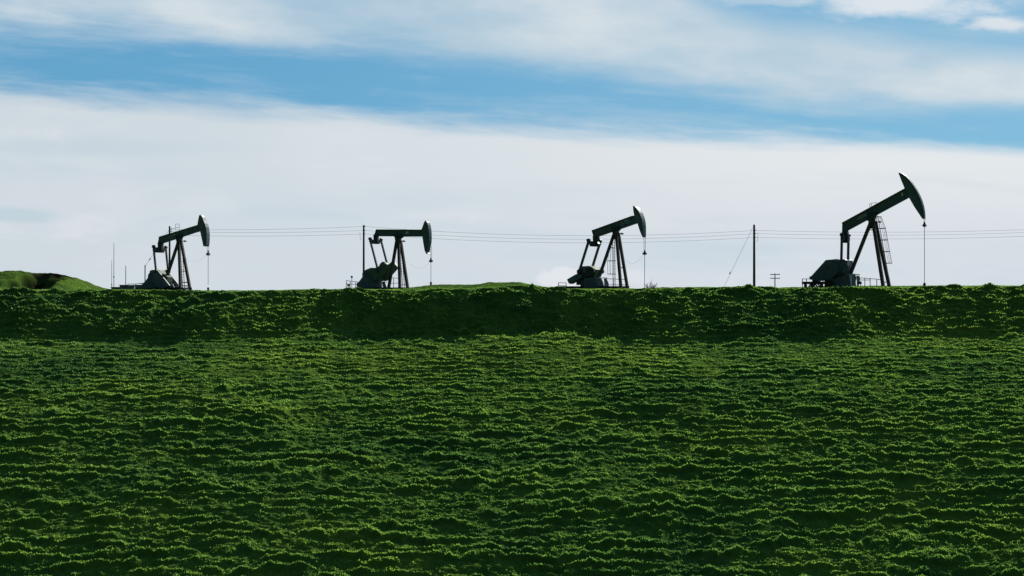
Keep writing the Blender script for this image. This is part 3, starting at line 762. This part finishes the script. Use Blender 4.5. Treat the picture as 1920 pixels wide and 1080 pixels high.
# ------------------------------------------------------------------ light and sky
SUN_EL, SUN_AZ = 32, 32            # azimuth measured from straight ahead towards the right
sun = bpy.data.lights.new('sun', 'SUN'); sun.energy = 5.0; sun.angle = R(.5); sun.color = (1, .95, .86)
so = bpy.data.objects.new('sun', sun); COL.objects.link(so)
sd = Vector((math.sin(R(SUN_AZ))*math.cos(R(SUN_EL)), math.cos(R(SUN_AZ))*math.cos(R(SUN_EL)), math.sin(R(SUN_EL))))
so.rotation_euler = (-sd).to_track_quat('-Z', 'Y').to_euler()

wd = bpy.data.worlds.new('World'); sc.world = wd; wd.use_nodes = True; wd.cycles.sampling_method = 'MANUAL'; wd.cycles.sample_map_resolution = 512; nt = wd.node_tree; nt.nodes.clear()
out = nt.nodes.new('ShaderNodeOutputWorld'); bg = nt.nodes.new('ShaderNodeBackground'); L(nt, bg.outputs[0], out.inputs[0])
EXPO = .5; BS = .1; bg.inputs[1].default_value = BS
sky = nt.nodes.new('ShaderNodeTexSky'); sky.sky_type = 'NISHITA'; sky.sun_disc = False
sky.sun_elevation = R(SUN_EL); sky.sun_rotation = R(SUN_AZ); sky.altitude = 200; sky.air_density = 1; sky.dust_density = .3; sky.ozone_density = 3
def mt(op, *a, clamp=False):
    n = nt.nodes.new('ShaderNodeMath'); n.operation = op; n.use_clamp = clamp
    for i, s in enumerate(a):
        if isinstance(s, (int, float)): n.inputs[i].default_value = s
        else: L(nt, s, n.inputs[i])
    return n.outputs[0]
tc = nt.nodes.new('ShaderNodeTexCoord'); sp = nt.nodes.new('ShaderNodeSeparateXYZ'); L(nt, tc.outputs['Generated'], sp.inputs[0])
X, Y, Z = sp.outputs
AZ = mt('ARCTAN2', X, Y); AZc = mt('MAXIMUM', mt('MINIMUM', AZ, 1.2), -1.2); U = mt('TANGENT', AZc)
hz = mt('SQRT', mt('ADD', mt('MULTIPLY', X, X), mt('MULTIPLY', Y, Y)))
Vv = mt('MULTIPLY', mt('DIVIDE', Z, mt('MAXIMUM', hz, .02)), mt('SQRT', mt('ADD', 1, mt('MULTIPLY', U, U))))
xp = mt('MULTIPLY', U, F/1000); yp = mt('MULTIPLY', Vv, F/1000)      # thousands of photo pixels, from centre / above horizon
def curve(x, pts):                       # pts in photo px; x in kilo-pixels from centre -> y in kilo-pixels above horizon
    n = nt.nodes.new('ShaderNodeFloatCurve'); c = n.mapping.curves[0]
    ps = [((a-960)/4000+.5, (550-b)/1000*.5+.25) for a, b in pts]
    c.points[0].location = ps[0]; c.points[1].location = ps[-1]
    for p in ps[1:-1]: c.points.new(*p)
    n.mapping.use_clip = False; n.mapping.extend = 'HORIZONTAL'; n.mapping.update()
    L(nt, mt('ADD', mt('DIVIDE', x, 4), .5), n.inputs[1])
    return mt('MULTIPLY', mt('SUBTRACT', n.outputs[0], .25), 2)
def smooth(a, b, x):
    n = nt.nodes.new('ShaderNodeMapRange'); n.interpolation_type = 'SMOOTHSTEP'
    for i, s in zip((1, 2), (a, b)):
        if isinstance(s, (int, float)): n.inputs[i].default_value = s
        else: L(nt, s, n.inputs[i])
    L(nt, x, n.inputs[0]); n.inputs[3].default_value = 0; n.inputs[4].default_value = 1
    return n.outputs[0]
def sn(sx, sy, seed, detail=5, shear=0, rough=.55, dist=0):
    c = nt.nodes.new('ShaderNodeCombineXYZ'); L(nt, mt('MULTIPLY', xp, sx), c.inputs[0])
    L(nt, mt('MULTIPLY', mt('ADD', yp, mt('MULTIPLY', xp, shear)), sy), c.inputs[1]); c.inputs[2].default_value = seed
    n = nt.nodes.new('ShaderNodeTexNoise'); n.inputs['Scale'].default_value = 1; n.inputs['Detail'].default_value = detail
    n.inputs['Roughness'].default_value = rough; n.inputs['Distortion'].default_value = dist; L(nt, c.outputs[0], n.inputs['Vector'])
    return mt('SUBTRACT', n.outputs[0], .5)
def mix(f, a, b):
    n = nt.nodes.new('ShaderNodeMix'); n.data_type = 'RGBA'
    if isinstance(f, (int, float)): n.inputs[0].default_value = f
    else: L(nt, f, n.inputs[0])
    for i, s in ((6, a), (7, b)):
        if isinstance(s, tuple): n.inputs[i].default_value = (*s, 1)
        else: L(nt, s, n.inputs[i])
    return n.outputs[2]
def lin(r, g, b_, k=2**-EXPO):
    return tuple(((c/255/12.92) if c <= 10 else ((c/255+.055)/1.055)**2.4)/BS*k for c in (r, g, b_))
streak = sn(1.6, 14, 1, 6, .06, .6, .3); soft = sn(2.2, 6, 4, 5, .05, .55); fine = sn(5, 30, 7, 5, .08, .6)
# clear sky
tint = nt.nodes.new('ShaderNodeMix'); tint.data_type = 'RGBA'; tint.blend_type = 'MULTIPLY'; tint.inputs[0].default_value = 1
L(nt, sky.outputs[0], tint.inputs[6]); tint.inputs[7].default_value = (.212, .388, .51, 1)
col = mix(.7, tint.outputs[2], mix(smooth(-.9, .9, xp), lin(106,171,209), lin(132,187,216)))
# lower cloud sheet
e1 = curve(xp, [(-1040,120),(0,167),(250,182),(480,199),(960,236),(1440,256),(1920,281),(2960,300)])
d1 = mt('ADD', mt('SUBTRACT', e1, yp), mt('ADD', mt('MULTIPLY', streak, .075), mt('MULTIPLY', fine, .03)))
m1 = smooth(-.026, .034, d1)
# upper veil
e2 = curve(xp, [(-1040,30),(0,36),(300,56),(500,84),(700,96),(960,132),(1300,165),(1600,196),(1920,205),(2960,180)])
d2 = mt('ADD', mt('SUBTRACT', yp, e2), mt('ADD', mt('MULTIPLY', streak, .10), mt('MULTIPLY', soft, .06)))
m2 = smooth(-.035, .045, d2)
# the blue gap above the veil at right
e3 = curve(xp, [(-1040,-500),(900,-260),(1200,-60),(1400,42),(1600,68),(1760,90),(1920,104),(2960,130)])
d3 = mt('ADD', mt('SUBTRACT', yp, e3), mt('ADD', mt('MULTIPLY', soft, .07), mt('MULTIPLY', streak, .06)))
g3 = smooth(-.03, .04, d3)
m2 = mt('MULTIPLY', m2, mt('SUBTRACT', 1, mt('MULTIPLY', g3, .88)))
# overhead (out of frame) the veil breaks up
m2 = mt('MULTIPLY', m2, mt('SUBTRACT', 1, mt('MULTIPLY', smooth(.75, 1.6, yp), .6)))
m2 = mt('MULTIPLY', m2, mt('ADD', .86, mt('MULTIPLY', soft, .9)), clamp=True)
wisp = mt('MULTIPLY', smooth(-.06, .22, mt('ADD', streak, mt('MULTIPLY', fine, .6))), .30)
col = mix(wisp, col, lin(185, 208, 222))
shade = smooth(-.22, .22, soft)
col = mix(m2, col, mix(shade, lin(180,204,219), lin(214,223,229)))
lowc = mix(smooth(-1.0, .9, xp), mix(smooth(.02, .34, yp), lin(208,217,224), lin(204,215,223)), mix(smooth(.06, .26, yp), lin(214,221,229), lin(229,233,236)))
lowc = mix(mt('MULTIPLY', smooth(.0, .25, soft), .5), lowc, lin(222,228,232))
lowc = mix(mt('MULTIPLY', smooth(-.02, .22, streak), mt('MULTIPLY', smooth(.30, .02, yp), .75)), lowc, lin(198,214,224))
lowc = mix(mt('MULTIPLY', smooth(.04, .26, sn(3.2, 11, 63, 6, 0, .6, .4)), .55), lowc, lin(226,230,234))
lowc = mix(mt('MULTIPLY', smooth(.02, .24, sn(1.3, 9, 77, 5, .05, .5)), .5), lowc, lin(198,213,223))
col = mix(m1, col, lowc)
def blob(cx, cy, rx, ry, seed, amt, colr, k=1.3, edge=.12):
    global col
    u = mt('DIVIDE', mt('SUBTRACT', xp, (cx-960)/1000), rx/1000); v = mt('DIVIDE', mt('SUBTRACT', yp, (550-cy)/1000), ry/1000)
    d = mt('SQRT', mt('ADD', mt('MULTIPLY', u, u), mt('MULTIPLY', v, v)))
    n = sn(seed[0], seed[1], seed[2], 5, 0, .6)
    s = smooth(1+edge, 1-edge*1.6, mt('SUBTRACT', d, mt('MULTIPLY', n, k*2)))
    col = mix(mt('MULTIPLY', s, amt), col, colr)
blob(1675, -2, 165, 32, (8, 20, 21), .88, lin(228,233,238), 1.3, .5)
blob(1880, 46, 78, 14, (10, 26, 25), .85, lin(226,231,236), 1.3, .5)
blob(1440, 0, 110, 12, (7, 18, 29), .35, lin(222,228,232), 1.2, .3)
blob(110, 370, 190, 55, (5, 11, 31), .5, lin(216,221,228), 1.6, .4)
blob(395, 378, 55, 20, (8, 18, 34), .38, lin(219,226,232), 2.0, .6)
blob(1052, 520, 40, 20, (16, 22, 37), .8, lin(229,233,238), 1.2, .2)
blob(1190, 522, 34, 18, (16, 22, 41), .5, lin(226,231,236), 1.2, .3)
blob(20, 402, 90, 14, (5, 20, 44), .55, lin(178,204,216), 1.2, .5)
blob(1330, 472, 230, 24, (4, 14, 47), .45, lin(200,215,225), 1.2, .6)
blob(150, 275, 260, 16, (4, 14, 50), .3, lin(186,206,218), 1.2, .6)
# the sky turns darker away from the sun's side, as a bright hazy sky does
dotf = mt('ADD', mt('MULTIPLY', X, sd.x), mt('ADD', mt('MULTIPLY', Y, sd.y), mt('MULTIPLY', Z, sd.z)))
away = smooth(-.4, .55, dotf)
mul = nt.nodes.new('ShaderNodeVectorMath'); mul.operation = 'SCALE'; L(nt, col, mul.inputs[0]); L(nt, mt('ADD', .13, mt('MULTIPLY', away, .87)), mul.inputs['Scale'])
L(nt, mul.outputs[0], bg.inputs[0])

# ------------------------------------------------------------------ render
sc.render.engine = 'CYCLES'
sc.cycles.max_bounces = 4; sc.cycles.diffuse_bounces = 2; sc.cycles.glossy_bounces = 1; sc.cycles.transmission_bounces = 2
sc.view_settings.view_transform = 'Standard'; sc.view_settings.look = 'None'; sc.view_settings.exposure = EXPO; sc.view_settings.gamma = 1
sc.render.resolution_x = 1024; sc.render.resolution_y = 576
